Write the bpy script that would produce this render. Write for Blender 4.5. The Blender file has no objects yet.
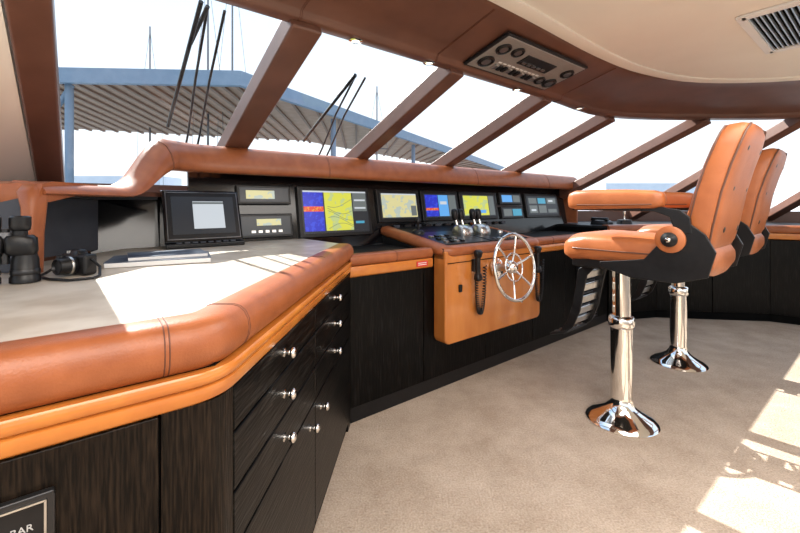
import bpy, bmesh, math, random
from mathutils import Vector, Matrix
random.seed(4)
SC = bpy.context.scene
COL = SC.collection
H = 1.3
U = Vector((0.78, 0.6257, 0)).normalized(); N = Vector((-U.y, U.x, 0))
P0 = Vector((-0.307, 2.36, 0))
MC = Matrix(((U.x, N.x, 0, P0.x), (U.y, N.y, 0, P0.y), (0, 0, 1, 0), (0, 0, 0, 1)))
def P(t, k, z=0.0): return MC @ Vector((t, k, z))

# ---------------------------------------------------------------- materials
def nt(name):
    m = bpy.data.materials.new(name); m.use_nodes = True
    return m, m.node_tree.nodes, m.node_tree.links, m.node_tree.nodes['Principled BSDF']
def mat(name, col, rough=0.5, metal=0.0, col2=None, scale=20, stretch=(1,1,1), bump=0.0, bscale=None, coat=0.0, lo=0.35, hi=0.65, detail=4, spec=None):
    m, n, l, b = nt(name)
    b.inputs['Base Color'].default_value = (*col, 1)
    b.inputs['Roughness'].default_value = rough
    b.inputs['Metallic'].default_value = metal
    if coat: 
        b.inputs['Coat Weight'].default_value = coat; b.inputs['Coat Roughness'].default_value = 0.08
    if spec is not None: b.inputs['Specular IOR Level'].default_value = spec
    tc = n.new('ShaderNodeTexCoord'); mp = n.new('ShaderNodeMapping'); mp.inputs['Scale'].default_value = stretch
    l.new(tc.outputs['Object'], mp.inputs['Vector'])
    if col2:
        ns = n.new('ShaderNodeTexNoise'); ns.inputs['Scale'].default_value = scale; ns.inputs['Detail'].default_value = detail
        cr = n.new('ShaderNodeValToRGB')
        cr.color_ramp.elements[0].position = lo; cr.color_ramp.elements[0].color = (*col, 1)
        cr.color_ramp.elements[1].position = hi; cr.color_ramp.elements[1].color = (*col2, 1)
        l.new(mp.outputs['Vector'], ns.inputs['Vector']); l.new(ns.outputs['Fac'], cr.inputs['Fac']); l.new(cr.outputs['Color'], b.inputs['Base Color'])
    if bump:
        nb = n.new('ShaderNodeTexNoise'); nb.inputs['Scale'].default_value = bscale or scale; nb.inputs['Detail'].default_value = 3
        bp = n.new('ShaderNodeBump'); bp.inputs['Strength'].default_value = bump; bp.inputs['Distance'].default_value = 0.01
        l.new(mp.outputs['Vector'], nb.inputs['Vector']); l.new(nb.outputs['Fac'], bp.inputs['Height']); l.new(bp.outputs['Normal'], b.inputs['Normal'])
    return m
def emis(name, col, s=1.0, col2=None, scale=10):
    m, n, l, b = nt(name)
    b.inputs['Base Color'].default_value = (0.01, 0.01, 0.01, 1); b.inputs['Roughness'].default_value = 0.3
    b.inputs['Emission Color'].default_value = (*col, 1); b.inputs['Emission Strength'].default_value = s
    if col2:
        tc = n.new('ShaderNodeTexCoord'); ns = n.new('ShaderNodeTexNoise'); ns.inputs['Scale'].default_value = scale
        cr = n.new('ShaderNodeValToRGB'); cr.color_ramp.interpolation = 'CONSTANT'
        cr.color_ramp.elements[0].position = 0; cr.color_ramp.elements[0].color = (*col, 1)
        cr.color_ramp.elements[1].position = 0.55; cr.color_ramp.elements[1].color = (*col2, 1)
        l.new(tc.outputs['Object'], ns.inputs['Vector']); l.new(ns.outputs['Fac'], cr.inputs['Fac']); l.new(cr.outputs['Color'], b.inputs['Emission Color'])
    return m
LEATHER = mat('tan_leather', (0.27, 0.076, 0.024), 0.36, 0, (0.34, 0.102, 0.034), 14, bump=0.12, bscale=260)
LEATHC = mat('chair_leather', (0.37, 0.110, 0.034), 0.38, 0, (0.45, 0.142, 0.047), 9, bump=0.12, bscale=260)
LEATHD = mat('brown_leather', (0.115, 0.050, 0.033), 0.36, 0, (0.145, 0.064, 0.042), 6, bump=0.06, bscale=200)
SEAM = mat('seam_thread', (0.10, 0.03, 0.015), 0.6, 0, (0.12,0.04,0.02), 80)
WOOD = mat('cherry_wood', (0.56, 0.20, 0.045), 0.25, 0, (0.44, 0.14, 0.028), 7, (1, 1, 0.25), coat=0.4)
WOODT = mat('cherry_trim', (0.60, 0.21, 0.035), 0.25, 0, (0.50, 0.155, 0.03), 9, coat=0.4)
def grainwood(name, dark, light, rough, stretch, thr=(0.5,0.72)):
    m = mat(name, dark, rough, 0, light, 34, stretch, bump=0.2, bscale=34, lo=thr[0], hi=thr[1], detail=6, spec=0.14); return m
BLACKW = grainwood('black_oak', (0.0012,0.0012,0.0013), (0.011,0.010,0.0095), 0.34, (2.5,2.5,0.22))
DRAWW = grainwood('black_oak_drawer', (0.0012,0.0012,0.0013), (0.022,0.020,0.018), 0.33, (0.35,2.0,3.6), (0.50,0.72))
BROWNW = grainwood('dark_brown_oak', (0.003,0.002,0.0014), (0.026,0.016,0.010), 0.28, (6,6,0.4), (0.42,0.74))
GAP = mat('gap_black', (0.002, 0.002, 0.002), 0.8, spec=0.1)
STONE = mat('beige_stone', (0.46, 0.40, 0.33), 0.35, 0, (0.60, 0.55, 0.48), 9, bump=0.0, detail=10)
def carpetmat():
    m, n, l, b = nt('beige_carpet')
    b.inputs['Roughness'].default_value = 0.95; b.inputs['Specular IOR Level'].default_value = 0.04
    tc = n.new('ShaderNodeTexCoord')
    a = n.new('ShaderNodeTexNoise'); a.inputs['Scale'].default_value = 3.0; a.inputs['Detail'].default_value = 12; a.inputs['Roughness'].default_value = 0.7
    f = n.new('ShaderNodeTexNoise'); f.inputs['Scale'].default_value = 110; f.inputs['Detail'].default_value = 4
    ad = n.new('ShaderNodeMath'); ad.operation = 'MULTIPLY_ADD'; ad.inputs[1].default_value = 0.45
    l.new(tc.outputs['Object'], a.inputs['Vector']); l.new(tc.outputs['Object'], f.inputs['Vector'])
    l.new(f.outputs['Fac'], ad.inputs[0]); 
    sc = n.new('ShaderNodeMath'); sc.operation = 'MULTIPLY'; sc.inputs[1].default_value = 0.55
    l.new(a.outputs['Fac'], sc.inputs[0]); l.new(sc.outputs[0], ad.inputs[2])
    cr = n.new('ShaderNodeValToRGB'); cr.color_ramp.elements[0].position = 0.38; cr.color_ramp.elements[0].color = (0.37,0.285,0.215,1)
    cr.color_ramp.elements[1].position = 0.62; cr.color_ramp.elements[1].color = (0.58,0.475,0.385,1)
    l.new(ad.outputs[0], cr.inputs['Fac']); l.new(cr.outputs['Color'], b.inputs['Base Color'])
    bp = n.new('ShaderNodeBump'); bp.inputs['Strength'].default_value = 0.8; bp.inputs['Distance'].default_value = 0.01
    l.new(f.outputs['Fac'], bp.inputs['Height']); l.new(bp.outputs['Normal'], b.inputs['Normal'])
    return m
CARPET = carpetmat()
CREAM = mat('cream_panel', (0.82, 0.78, 0.70), 0.6, 0, (0.84, 0.80, 0.72), 5)
WHITE = mat('white_paint', (0.8, 0.8, 0.78), 0.4, 0, (0.75, 0.75, 0.74), 4)
BLACKP = mat('black_plastic', (0.005, 0.005, 0.006), 0.35, 0, (0.008, 0.008, 0.009), 40, spec=0.35)
BLACKL = mat('dash_black', (0.006, 0.006, 0.007), 0.5, 0, (0.009, 0.009, 0.010), 30, bump=0.1, bscale=200, spec=0.3)
GLOSSB = mat('gloss_black_fascia', (0.003, 0.003, 0.004), 0.12, 0, (0.005, 0.005, 0.006), 30, spec=0.45)
GREYP = mat('brushed_panel', (0.34, 0.32, 0.30), 0.42, 0.5, (0.40, 0.38, 0.36), 12, (1,30,1))
GREYD = mat('grey_dash', (0.05, 0.055, 0.07), 0.5, 0, (0.06, 0.065, 0.08), 12, spec=0.3)
CHROME = mat('chrome', (0.85, 0.84, 0.82), 0.07, 1.0)
STEEL = mat('brushed_steel', (0.55, 0.54, 0.52), 0.28, 1.0, (0.6, 0.6, 0.58), 60)
DSTEEL = mat('dark_steel', (0.04, 0.04, 0.042), 0.3, 0.7)
MSTEEL = mat('satin_grey_metal', (0.16, 0.16, 0.17), 0.35, 0.8, (0.20,0.20,0.21), 30)
PAPER = mat('paper', (0.75, 0.75, 0.75), 0.6)
ENGR = mat('plaque_lettering', (0.45, 0.45, 0.44), 0.5)
RED = mat('red_sticker', (0.6, 0.02, 0.02), 0.5)
BOOKC = mat('magazine_cover', (0.02, 0.035, 0.07), 0.3, 0, (0.16, 0.20, 0.27), 12)
BLUE = mat('grey_blue_steel', (0.20, 0.27, 0.36), 0.5, 0, (0.23, 0.30, 0.39), 3)
ROOFB = mat('canopy_soffit', (0.46, 0.25, 0.15), 0.6, 0, (0.54, 0.31, 0.20), 2)
ROOFR = mat('canopy_rib', (0.26, 0.14, 0.085), 0.6, 0, (0.30, 0.16, 0.10), 2)
CONC = mat('pale_wall', (0.72, 0.74, 0.80), 0.8, 0, (0.78, 0.79, 0.84), 1)
WINB = mat('building_glass', (0.38, 0.48, 0.6), 0.3, 0, (0.42,0.52,0.64), 2)
WATER = mat('sea_water', (0.10, 0.16, 0.2), 0.15, 0, (0.14, 0.2, 0.25), 0.6, bump=0.3, bscale=1.5)
DECK = mat('white_deck', (0.6, 0.6, 0.6), 0.5, 0, (0.65, 0.65, 0.65), 2)
E_BLUE = emis('screen_blue', (0.01, 0.02, 0.42), 0.9, (0.02,0.05,0.55), 30); E_LB = emis('screen_lightblue', (0.10, 0.35, 0.75), 0.8)
E_RED = emis('screen_red', (0.6, 0.05, 0.03), 0.9, (0.65, 0.25, 0.03), 60); E_YEL = emis('screen_chart', (0.58, 0.58, 0.06), 0.85, (0.42, 0.50, 0.20), 14)
E_PALE = emis('screen_palechart', (0.62, 0.57, 0.28), 0.8, (0.42, 0.48, 0.42), 16); E_GREY = emis('screen_data', (0.12, 0.14, 0.14), 0.8)
E_DARK = emis('screen_dark', (0.01, 0.014, 0.02), 0.8); E_WHITE = emis('screen_white', (0.6, 0.65, 0.7), 0.7); E_CY = emis('screen_cyan', (0.05, 0.3, 0.45), 0.8)
E_GRN = emis('screen_green', (0.1, 0.45, 0.12), 0.8); E_LAMP = emis('lamp_glow', (1, 0.85, 0.6), 3)
def glassmat():
    m, n, l, b = nt('window_glass')
    out = n['Material Output']; tr = n.new('ShaderNodeBsdfTransparent'); gl = n.new('ShaderNodeBsdfGlossy'); mx = n.new('ShaderNodeMixShader')
    tr.inputs['Color'].default_value = (0.94, 0.97, 0.98, 1); gl.inputs['Roughness'].default_value = 0.02; mx.inputs['Fac'].default_value = 0.04
    l.new(tr.outputs[0], mx.inputs[1]); l.new(gl.outputs[0], mx.inputs[2]); l.new(mx.outputs[0], out.inputs['Surface'])
    return m
GLASS = glassmat()

# ---------------------------------------------------------------- geometry helpers
def group(name, M=None, parent=None):
    o = bpy.data.objects.new(name, None); o.empty_display_size = 0.1
    COL.objects.link(o)
    if parent: o.parent = parent
    if M is not None: o.matrix_local = M
    return o
def mesh(name, verts, faces, m, parent=None, smooth=False, M=None, bevel=0, seg=2, angle=0.6, fix=True):
    me = bpy.data.meshes.new(name); me.from_pydata([tuple(v) for v in verts], [], faces)
    if fix:
        b = bmesh.new(); b.from_mesh(me); bmesh.ops.recalc_face_normals(b, faces=b.faces); b.to_mesh(me); b.free()
    me.materials.append(m)
    for p in me.polygons: p.use_smooth = smooth or bevel > 0
    o = bpy.data.objects.new(name, me); COL.objects.link(o)
    if parent: o.parent = parent
    if M is not None: o.matrix_local = M
    if bevel:
        md = o.modifiers.new('b', 'BEVEL'); md.width = bevel; md.segments = seg; md.limit_method = 'ANGLE'; md.angle_limit = angle; md.harden_normals = True
    elif smooth:
        try:
            me.set_sharp_from_angle(angle=0.9)
        except Exception: pass
    return o
def box(name, c, s, m, parent=None, rot=None, bevel=0.0, seg=2):
    x, y, z = [a / 2 for a in s]
    v = [(-x,-y,-z),(x,-y,-z),(x,y,-z),(-x,y,-z),(-x,-y,z),(x,-y,z),(x,y,z),(-x,y,z)]
    f = [(0,3,2,1),(4,5,6,7),(0,1,5,4),(1,2,6,5),(2,3,7,6),(3,0,4,7)]
    M = Matrix.Translation(c)
    if rot is not None:
        M = M @ (rot if isinstance(rot, Matrix) else (Matrix.Rotation(rot[2],4,'Z') @ Matrix.Rotation(rot[1],4,'Y') @ Matrix.Rotation(rot[0],4,'X')))
    return mesh(name, v, f, m, parent, False, M, bevel, seg, fix=False)
def frame_to(p1, p2):
    d = (Vector(p2) - Vector(p1)); return Matrix.Translation(p1) @ d.to_track_quat('Z', 'Y').to_matrix().to_4x4(), d.length
def lathe(name, prof, m, parent=None, M=None, n=32):
    v, f = [], []
    for r, z in prof:
        for i in range(n):
            a = 2*math.pi*i/n; v.append((r*math.cos(a), r*math.sin(a), z))
    for j in range(len(prof)-1):
        for i in range(n):
            a, b = j*n+i, j*n+(i+1)%n; f.append((a, b, b+n, a+n))
    f.append(tuple(range(n))[::-1]); f.append(tuple(range((len(prof)-1)*n, len(prof)*n)))
    return mesh(name, v, f, m, parent, True, M)
def cyl(name, p1, p2, r, m, parent=None, r2=None, n=24):
    M, L = frame_to(p1, p2); return lathe(name, [(r, 0), (r2 if r2 is not None else r, L)], m, parent, M, n)
def tube(name, pts, r, m, parent=None, n=10, cyclic=False):
    pts = [Vector(p) for p in pts]; K = len(pts); v, f = [], []
    prev = None
    for i, p in enumerate(pts):
        if cyclic: d = pts[(i+1)%K] - pts[i-1]
        else: d = pts[min(i+1, K-1)] - pts[max(i-1, 0)]
        d.normalize()
        if prev is None:
            a = Vector((0,0,1)) if abs(d.z) < 0.9 else Vector((1,0,0)); x = d.cross(a).normalized()
        else: x = (prev - d*prev.dot(d)).normalized()
        prev = x; y = d.cross(x); rr = r[i] if isinstance(r, (list, tuple)) else r
        for j in range(n):
            a = 2*math.pi*j/n; v.append(p + x*math.cos(a)*rr + y*math.sin(a)*rr)
    for i in range(K if cyclic else K-1):
        for j in range(n):
            a, b = i*n+j, i*n+(j+1)%n; c, e = ((i+1)%K)*n+(j+1)%n, ((i+1)%K)*n+j; f.append((a, b, c, e))
    if not cyclic: f.append(tuple(range(n))[::-1]); f.append(tuple(range((K-1)*n, K*n)))
    return mesh(name, v, f, m, parent, True)
def prism(name, poly, z0, z1, m, parent=None, bevel=0.0, M=None):
    K = len(poly); v = [(p[0], p[1], z0) for p in poly] + [(p[0], p[1], z1) for p in poly]
    f = [tuple(range(K))[::-1], tuple(range(K, 2*K))] + [(i, (i+1)%K, K+(i+1)%K, K+i) for i in range(K)]
    return mesh(name, v, f, m, parent, False, M, bevel)
def plate(name, prof, x, w, m, parent, bevel=0.004):
    K = len(prof); v = [(x-w/2,a,b) for a,b in prof]+[(x+w/2,a,b) for a,b in prof]
    return mesh(name, v, [tuple(range(K)),tuple(range(K,2*K))]+[(i,(i+1)%K,K+(i+1)%K,K+i) for i in range(K)], m, parent, bevel=bevel)
def round_path(pts, r=0.06, n=5):
    pts = [Vector(p) for p in pts]; out = [pts[0]]
    for i in range(1, len(pts)-1):
        a, b, c = pts[i-1], pts[i], pts[i+1]
        d1 = (a-b); d2 = (c-b); q = min(r, d1.length*0.45, d2.length*0.45); s = b + d1.normalized()*q; e = b + d2.normalized()*q
        for j in range(n+1):
            w = j/n; out.append(s*(1-w)**2 + b*2*w*(1-w) + e*w*w)
    out.append(pts[-1]); return out
def sweep(name, path, prof, m, parent=None, closed=True, zfun=None, smooth=True, M=None):
    path = [Vector((p[0], p[1], p[2] if len(p) > 2 else 0)) for p in path]; K = len(path); v, f = [], []
    for i, p in enumerate(path):
        a = (path[i]-path[i-1]) if i > 0 else (path[1]-path[0]); b = (path[i+1]-path[i]) if i < K-1 else (path[i]-path[i-1])
        a = Vector((a.x, a.y)).normalized(); b = Vector((b.x, b.y)).normalized()
        na = Vector((a.y, -a.x)); nb = Vector((b.y, -b.x)); nn = (na+nb).normalized(); sc = 1/max(0.5, nn.dot(na))
        pr = zfun(i) if zfun else prof
        for o, z in pr: v.append((p.x+nn.x*o*sc, p.y+nn.y*o*sc, p.z+z))
    L = len(prof)
    for i in range(K-1):
        for j in range(L if closed else L-1):
            a, b = i*L+j, i*L+(j+1)%L; f.append((a, b, b+L, a+L))
    if closed: f.append(tuple(range(L))[::-1]); f.append(tuple(range((K-1)*L, K*L)))
    return mesh(name, v, f, m, parent, smooth, M, fix=closed)
def seam(p, d, prof, parent=None, r=0.0013):
    d = Vector((d[0],d[1])).normalized(); nn = Vector((d.y,-d.x))
    for s in (-0.004, 0.004):
        tube('seam_stitching', [(p[0]+d.x*s+nn.x*o, p[1]+d.y*s+nn.y*o, (p[2] if len(p)>2 else 0)+z) for o,z in prof], r, SEAM, parent, 6)
def sloft(name, secs, m, parent=None, axis='Z', n=28, M=None):
    v, f = [], []
    for (cx, cy, cz, ha, hb, ex) in secs:
        for i in range(n):
            a = 2*math.pi*i/n; ca, sa = math.cos(a), math.sin(a)
            p = math.copysign(abs(ca)**(2/ex), ca)*ha; q = math.copysign(abs(sa)**(2/ex), sa)*hb
            if axis == 'Z': v.append((cx+p, cy+q, cz))
            elif axis == 'Y': v.append((cx+p, cy, cz+q))
            else: v.append((cx, cy+p, cz+q))
    for j in range(len(secs)-1):
        for i in range(n):
            a, b = j*n+i, j*n+(i+1)%n; f.append((a, b, b+n, a+n))
    f.append(tuple(range(n))[::-1]); f.append(tuple(range((len(secs)-1)*n, len(secs)*n)))
    return mesh(name, v, f, m, parent, True, M)
def text(name, body, size, m, M, parent=None):
    c = bpy.data.curves.new(name, 'FONT'); c.body = body; c.size = size; c.align_x = 'CENTER'; c.align_y = 'CENTER'; c.extrude = 0.0005
    c.materials.append(m); o = bpy.data.objects.new(name, c); COL.objects.link(o)
    if parent: o.parent = parent
    o.matrix_local = M; return o

# ================================================================ ROOM SHELL
prism('floor', [(-4.5,-3.5),(6.5,-3.5),(6.5,6.3),(-4.5,6.3)], -0.06, 0.0, CARPET)

TOPZ = 2.15
def wb(t): return P(t, 0.85, 1.67)
def wt(t): return P(t, -0.35, TOPZ)
T0 = -1.37
WBASE = [P(-2.5,0.85,1.67), wb(T0), wb(-0.46), wb(0.49), wb(1.45), wb(2.55), Vector((2.22,4.96,1.60)), Vector((3.6,5.05,1.60)), Vector((4.9,4.6,1.60)), Vector((5.9,3.6,1.6)), Vector((6.3,2.2,1.6))]
WTOP = [P(-2.5,-0.35,TOPZ), wt(T0), wt(-0.46), wt(0.49), wt(1.45), wt(2.52), Vector((2.95,3.93,2.18)), Vector((3.85,3.85,2.18)), Vector((4.65,3.3,2.18)), Vector((5.2,2.5,2.18)), Vector((5.35,1.4,2.18))]
LOW = [-0.52, -0.52, -0.52, -0.5, -0.5, -0.5, -0.72, -0.72, -0.72, -0.72, -0.72]
def wpt(i, s): return WBASE[i] + (WTOP[i]-WBASE[i])*s
def wnorm(i):
    a = WBASE[min(i+1, len(WBASE)-1)] - WBASE[max(i-1, 0)]; b = WTOP[i]-WBASE[i]
    n = a.cross(b).normalized()
    return n if n.dot(Vector((0,0,-1))) > 0 else -n
for i in range(len(WBASE)-1):
    a, b, c, d = wpt(i, LOW[i]), wpt(i+1, LOW[i+1]), wpt(i+1, 1.02), wpt(i, 1.02)
    mesh('window_%d' % (i+1), [a, b, c, d], [(0,1,2,3)], GLASS)
def mullion(name, i, w, dep, m, s1=1.03, off=0.0):
    nn = wnorm(i); d = (WTOP[i]-WBASE[i]).normalized(); sx = d.cross(nn).normalized(); v = []
    for s in (LOW[i], s1):
        p = wpt(i, s) + sx*off
        for a, b in ((-1,0.006),(1,0.006),(1,1),(-1,1)): v.append(p + sx*a*w/2 + nn*(b*dep))
    return mesh(name, v, [(0,1,2,3),(4,5,6,7),(0,1,5,4),(1,2,6,5),(2,3,7,6),(3,0,4,7)], m, None, False, None, 0.012, 3)
for i in range(1, len(WBASE)-1):
    mullion('window_mullion', i, {1:0.125, 2:0.145}.get(i, 0.11), 0.11, LEATHD)
nn = wnorm(1); v = []
for s in (-0.52, 1.02):
    for tt in (T0-0.07, T0-0.30):
        p = P(tt, 0.85, 1.67) + (P(tt,-0.35,TOPZ)-P(tt,0.85,1.67))*s; v += [p, p+nn*0.1]
mesh('wall_port_panel', v, [(0,1,3,2),(4,5,7,6),(0,1,5,4),(2,3,7,6),(1,3,7,5),(0,2,6,4)], CREAM)

def smoothpts(pts, n=4):
    out = []; K = len(pts)
    for i in range(K-1):
        p0, p1, p2, p3 = pts[max(i-1,0)], pts[i], pts[i+1], pts[min(i+2,K-1)]
        for j in range(n):
            w = j/n; out.append(0.5*((2*p1)+(p2-p0)*w+(2*p0-5*p1+4*p2-p3)*w*w+(3*p1-p0-3*p2+p3)*w**3))
    out.append(pts[-1]); return out
CE = [P(-2.5,-0.87,2.25), P(-1.4,-0.87,2.25), P(-0.5,-0.87,2.25), P(0.45,-0.87,2.25), P(1.3,-0.85,2.25), P(1.9,-0.9,2.25), Vector((2.3,3.05,2.25)), Vector((2.99,2.99,2.25)), Vector((3.6,2.62,2.25)), Vector((4.0,2.0,2.25)), Vector((4.15,1.1,2.25))]
WS = smoothpts(WTOP); CS = smoothpts(CE)
v, f = [], []
prof = [(-0.10,0.02),(0.0,-0.02),(0.02,-0.05),(0.05,-0.058),(0.14,-0.055),(0.17,-0.05),(0.185,-0.03),(0.20,-0.02),(0.40,0.008),(0.60,0.035),(0.80,0.062),(0.93,0.08),(1.0,0.098)]
for a, b in zip(WS, CS):
    for w, dz in prof:
        p = a.lerp(b, w); v.append((p.x, p.y, a.z+dz if w < 1 else b.z))
L = len(prof)
for i in range(len(WS)-1):
    for j in range(L-1): f.append((i*L+j, i*L+j+1, (i+1)*L+j+1, (i+1)*L+j))
hd = mesh('ceiling_header_lining', v, f, LEATHD, None, True, fix=False)
md = hd.modifiers.new('s', 'SOLIDIFY'); md.thickness = 0.02; md.offset = 1 
edge = [(p.x, p.y) for p in CS]
poly = edge + [(4.3,-3.5), (-4.5,-3.5)]
prism('ceiling', poly, 2.245, 2.33, CREAM)
sweep('trim_1', edge, [(-0.012,2.235),(0.05,2.228),(0.07,2.235),(0.07,2.26),(-0.012,2.26)], CREAM)
v = []; f = []
for a, b in zip(WS, CS): v += [(a.x,a.y,a.z+0.06),(b.x,b.y,2.34)]
for i in range(len(WS)-1): f.append((2*i,2*i+1,2*i+3,2*i+2))
mesh('roof_skin', v, f, WHITE, fix=False)
box('wall_aft', (0.9,-3.45,0.45), (10.8,0.08,0.9), CREAM)
box('wall_port', (-4.45,0.3,0.5), (0.08,7.4,1.0), CREAM)
box('wall_starboard', (6.45,0.0,0.5), (0.08,7,1.0), CREAM)
for x in (-4.3,-1.5,1.4,4.2): box('trim_aft_post', (x,-3.4,1.15), (0.14,0.12,2.3), WHITE)
lowpts = [wpt(i, LOW[i]+0.02) for i in range(len(WBASE))]
v = []; f = []
for p in lowpts: v += [(p.x,p.y,0),(p.x,p.y,p.z+0.02)]
for i in range(len(lowpts)-1): f.append((2*i,2*i+2,2*i+3,2*i+1))
mesh('wall_forward', v, f, LEATHD, fix=False)

for t in (-0.5,0.30,1.6):
    for s_ in (-0.004,0.004):
        pts = [P(t+s_,-0.35-0.52*w,TOPZ+dz-0.002) for w,dz in prof[1:-1]]
        tube('header_seam', pts, 0.0014, SEAM, hd, 6)
for t in (-0.2, 0.28, 1.1, 1.95):
    g = group('recessed_downlight', Matrix.Translation(P(t,-0.40,2.091)))
    lathe('bezel', [(0.03,0.004),(0.034,-0.004),(0.02,-0.006),(0.018,0.004)], CHROME, g, n=20)
    lathe('lens', [(0.018,0.0),(0.017,-0.003)], E_LAMP, g, n=16)

# overhead radio panel
pa, pb, pc, pd = P(0.50,-0.462,2.128), P(1.33,-0.462,2.128), P(1.33,-0.765,2.199), P(0.50,-0.765,2.199)
ex = (pb-pa).normalized(); ey = (pd-pa).normalized(); ez = ex.cross(ey).normalized()
down = -ez if ez.z > 0 else ez
Mr = Matrix.Translation((pa+pb+pc+pd)/4 + down*0.008) @ Matrix((( ex.x,ey.x,ez.x,0),(ex.y,ey.y,ez.y,0),(ex.z,ey.z,ez.z,0),(0,0,0,1)))
g = group('overhead_radio_panel', Mr); sg = -1 if ez.z > 0 else 1
box('frame', (0,0,0), (0.84,0.325,0.018), BLACKP, g, bevel=0.005)
box('plate', (0,0,0.002*sg), (0.81,0.30,0.02), GREYP, g, bevel=0.004)
for x, y, r in ((-0.335,0.06,0.045),(-0.33,-0.07,0.05),(-0.225,0.075,0.04),(0.335,0.06,0.045),(0.33,-0.07,0.05),(0.225,-0.075,0.04)):
    M = Matrix.Translation((x,y,0.01*sg)) @ Matrix.Rotation(math.pi if sg < 0 else 0,4,'X')
    lathe('gauge_rim', [(r,0),(r,0.012),(r*0.85,0.016),(r*0.8,0.008)], BLACKP, g, M, 24)
    lathe('gauge_face', [(r*0.6,0),(r*0.55,0.012)], STEEL, g, M, 20)
for j in range(10):
    box('switch', (-0.23+j*0.042,-0.085,0.014*sg), (0.027,0.045,0.02), BLACKP if j % 3 else STEEL, g, bevel=0.003)
    box('label', (-0.23+j*0.042,-0.045,0.0125*sg), (0.027,0.01,0.004), WHITE, g)
box('radio_faceplate', (0.02,0.04,0.012*sg), (0.30,0.09,0.012), DSTEEL, g, bevel=0.003)
for j in range(5): box('radio_key', (-0.09+j*0.05,0.02,0.02*sg), (0.03,0.015,0.006), STEEL, g)

g = group('ceiling_air_vent', Matrix.Translation((2.06,2.14,2.243)) @ Matrix.Rotation(math.atan2(U.y,U.x),4,'Z'))
for c, s in (((0,0.115,-0.006),(0.74,0.04,0.014)),((0,-0.115,-0.006),(0.74,0.04,0.014)),((-0.35,0,-0.006),(0.05,0.23,0.014)),((0.35,0,-0.006),(0.05,0.23,0.014))):
    box('frame', c, s, WHITE, g, bevel=0.003)
box('back', (0,0,0.0), (0.7,0.22,0.002), GAP, g)
for j in range(9): box('louvre', (0,-0.088+j*0.022,-0.008), (0.66,0.008,0.010), STEEL, g, (0.5,0,0))

# ================================================================ CHART DESK
A = Vector((-0.382,0.826,0)); E = A - U*1.25
desk = group('chart_desk')
dpath = round_path([E, A, Vector((P0.x+0.0, P0.y+0.03, 0))], 0.05, 6)
left = [P(-0.75,0.62), Vector((-1.5,2.2,0)), Vector((-1.5,1.3,0)), Vector((-1.9,0.8,0)), Vector((-1.9,0.3,0))]
inner = [Vector((p.x,p.y,0)) for p in dpath]
prism('stone_top', [(p.x,p.y) for p in inner]+[(q.x,q.y) for q in ([P(0,0.62)]+left)], 1.03, 1.062, STONE, desk)
def bull(z0, z1, o0=-0.075, o1=0.04, n=8):
    pr = [(o0, z1-0.004), (o0+0.012, z1)]; h = (z1-z0); r = h*0.5
    for j in range(n+1):
        a = math.pi/2 - math.pi*j/n; pr.append((o1-r*0.75+math.cos(a)*r*0.75, z0+r+math.sin(a)*r))
    pr += [(o0, z0)]; return pr
DB = bull(0.968,1.07,-0.070,0.030)
sweep('leather_edge', dpath, DB, LEATHER, desk)
for p, d in ((A-U*0.09,U),(A+Vector((0.045,1,0))*0.10,(0.049,1)),(A+Vector((0.045,1,0))*0.95,(0.049,1)),(A-U*0.75,U)): seam(p, d, DB[:-2], desk)
sweep('wood_trim_upper', dpath, [(-0.05,0.968),(0.024,0.968),(0.029,0.960),(0.027,0.946),(0.02,0.940),(-0.05,0.940)], WOODT, desk)
sweep('wood_trim_lower', dpath, [(-0.05,0.940),(0.014,0.940),(0.022,0.935),(0.022,0.912),(0.014,0.905),(-0.05,0.905)], WOODT, desk)
bd = [E, A, P0, P(0,0.6)] + left
prism('carcass', [(p.x,p.y) for p in bd], 0.0, 1.03, GAP, desk)
d2 = (P0-A).normalized(); r2 = Vector((d2.y,-d2.x,0))
MD = Matrix(((d2.x,-r2.x,0,A.x),(d2.y,-r2.y,0,A.y),(0,0,1,0),(0,0,0,1)))
LD = (P0-A).length
fr = group('drawer_front', MD, desk)
xm = 0.735; x0 = 0.05; x1 = 1.47
def knob(c, par):
    M = Matrix.Translation(c) @ Matrix.Rotation(math.pi/2,4,'X')
    lathe('knob', [(0.013,0),(0.013,0.003),(0.006,0.006),(0.006,0.016),(0.012,0.02),(0.0165,0.027),(0.015,0.033),(0.008,0.037)], CHROME, par, M, 20)
for a, b in ((x0,xm),(xm,x1)):
    for z0, z1 in ((0.803,0.902),(0.67,0.80),(0.54,0.667)):
        box('drawer', ((a+b)/2,-0.006,(z0+z1)/2), (b-a-0.005,0.02,z1-z0-0.004), DRAWW, fr, bevel=0.003)
    for z in (0.858,0.735,0.605): knob(((a+b)/2-0.02,-0.016,z), fr)
    box('door', ((a+b)/2,-0.006,0.295), (b-a-0.005,0.02,0.482), DRAWW, fr, bevel=0.003)
knob((xm-0.08,-0.016,0.475), fr); knob((xm+0.08,-0.016,0.475), fr)
box('stile', ((x1+LD)/2,-0.004,0.45), (LD-x1+0.01,0.02,0.90), BLACKW, fr, bevel=0.002)
MN = Matrix(((U.x,N.x,0,A.x),(U.y,N.y,0,A.y),(0,0,1,0),(0,0,0,1)))
nf = group('end_front', MN, desk)
box('panel_1', (-0.29,-0.006,0.452), (0.375,0.02,0.90), BROWNW, nf, bevel=0.003)
box('panel_2', (-0.86,-0.006,0.452), (0.75,0.02,0.90), BROWNW, nf, bevel=0.003)
cp = round_path([A-U*0.098, A, A+d2*0.05], 0.045, 8)
sweep('corner_post', cp, [(-0.04,0.0),(0.014,0.0),(0.014,0.905),(-0.04,0.905)], BROWNW, desk)
pl = group('framed_plaque', MN @ Matrix.Translation((-0.325,-0.024,0.735)))
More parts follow.
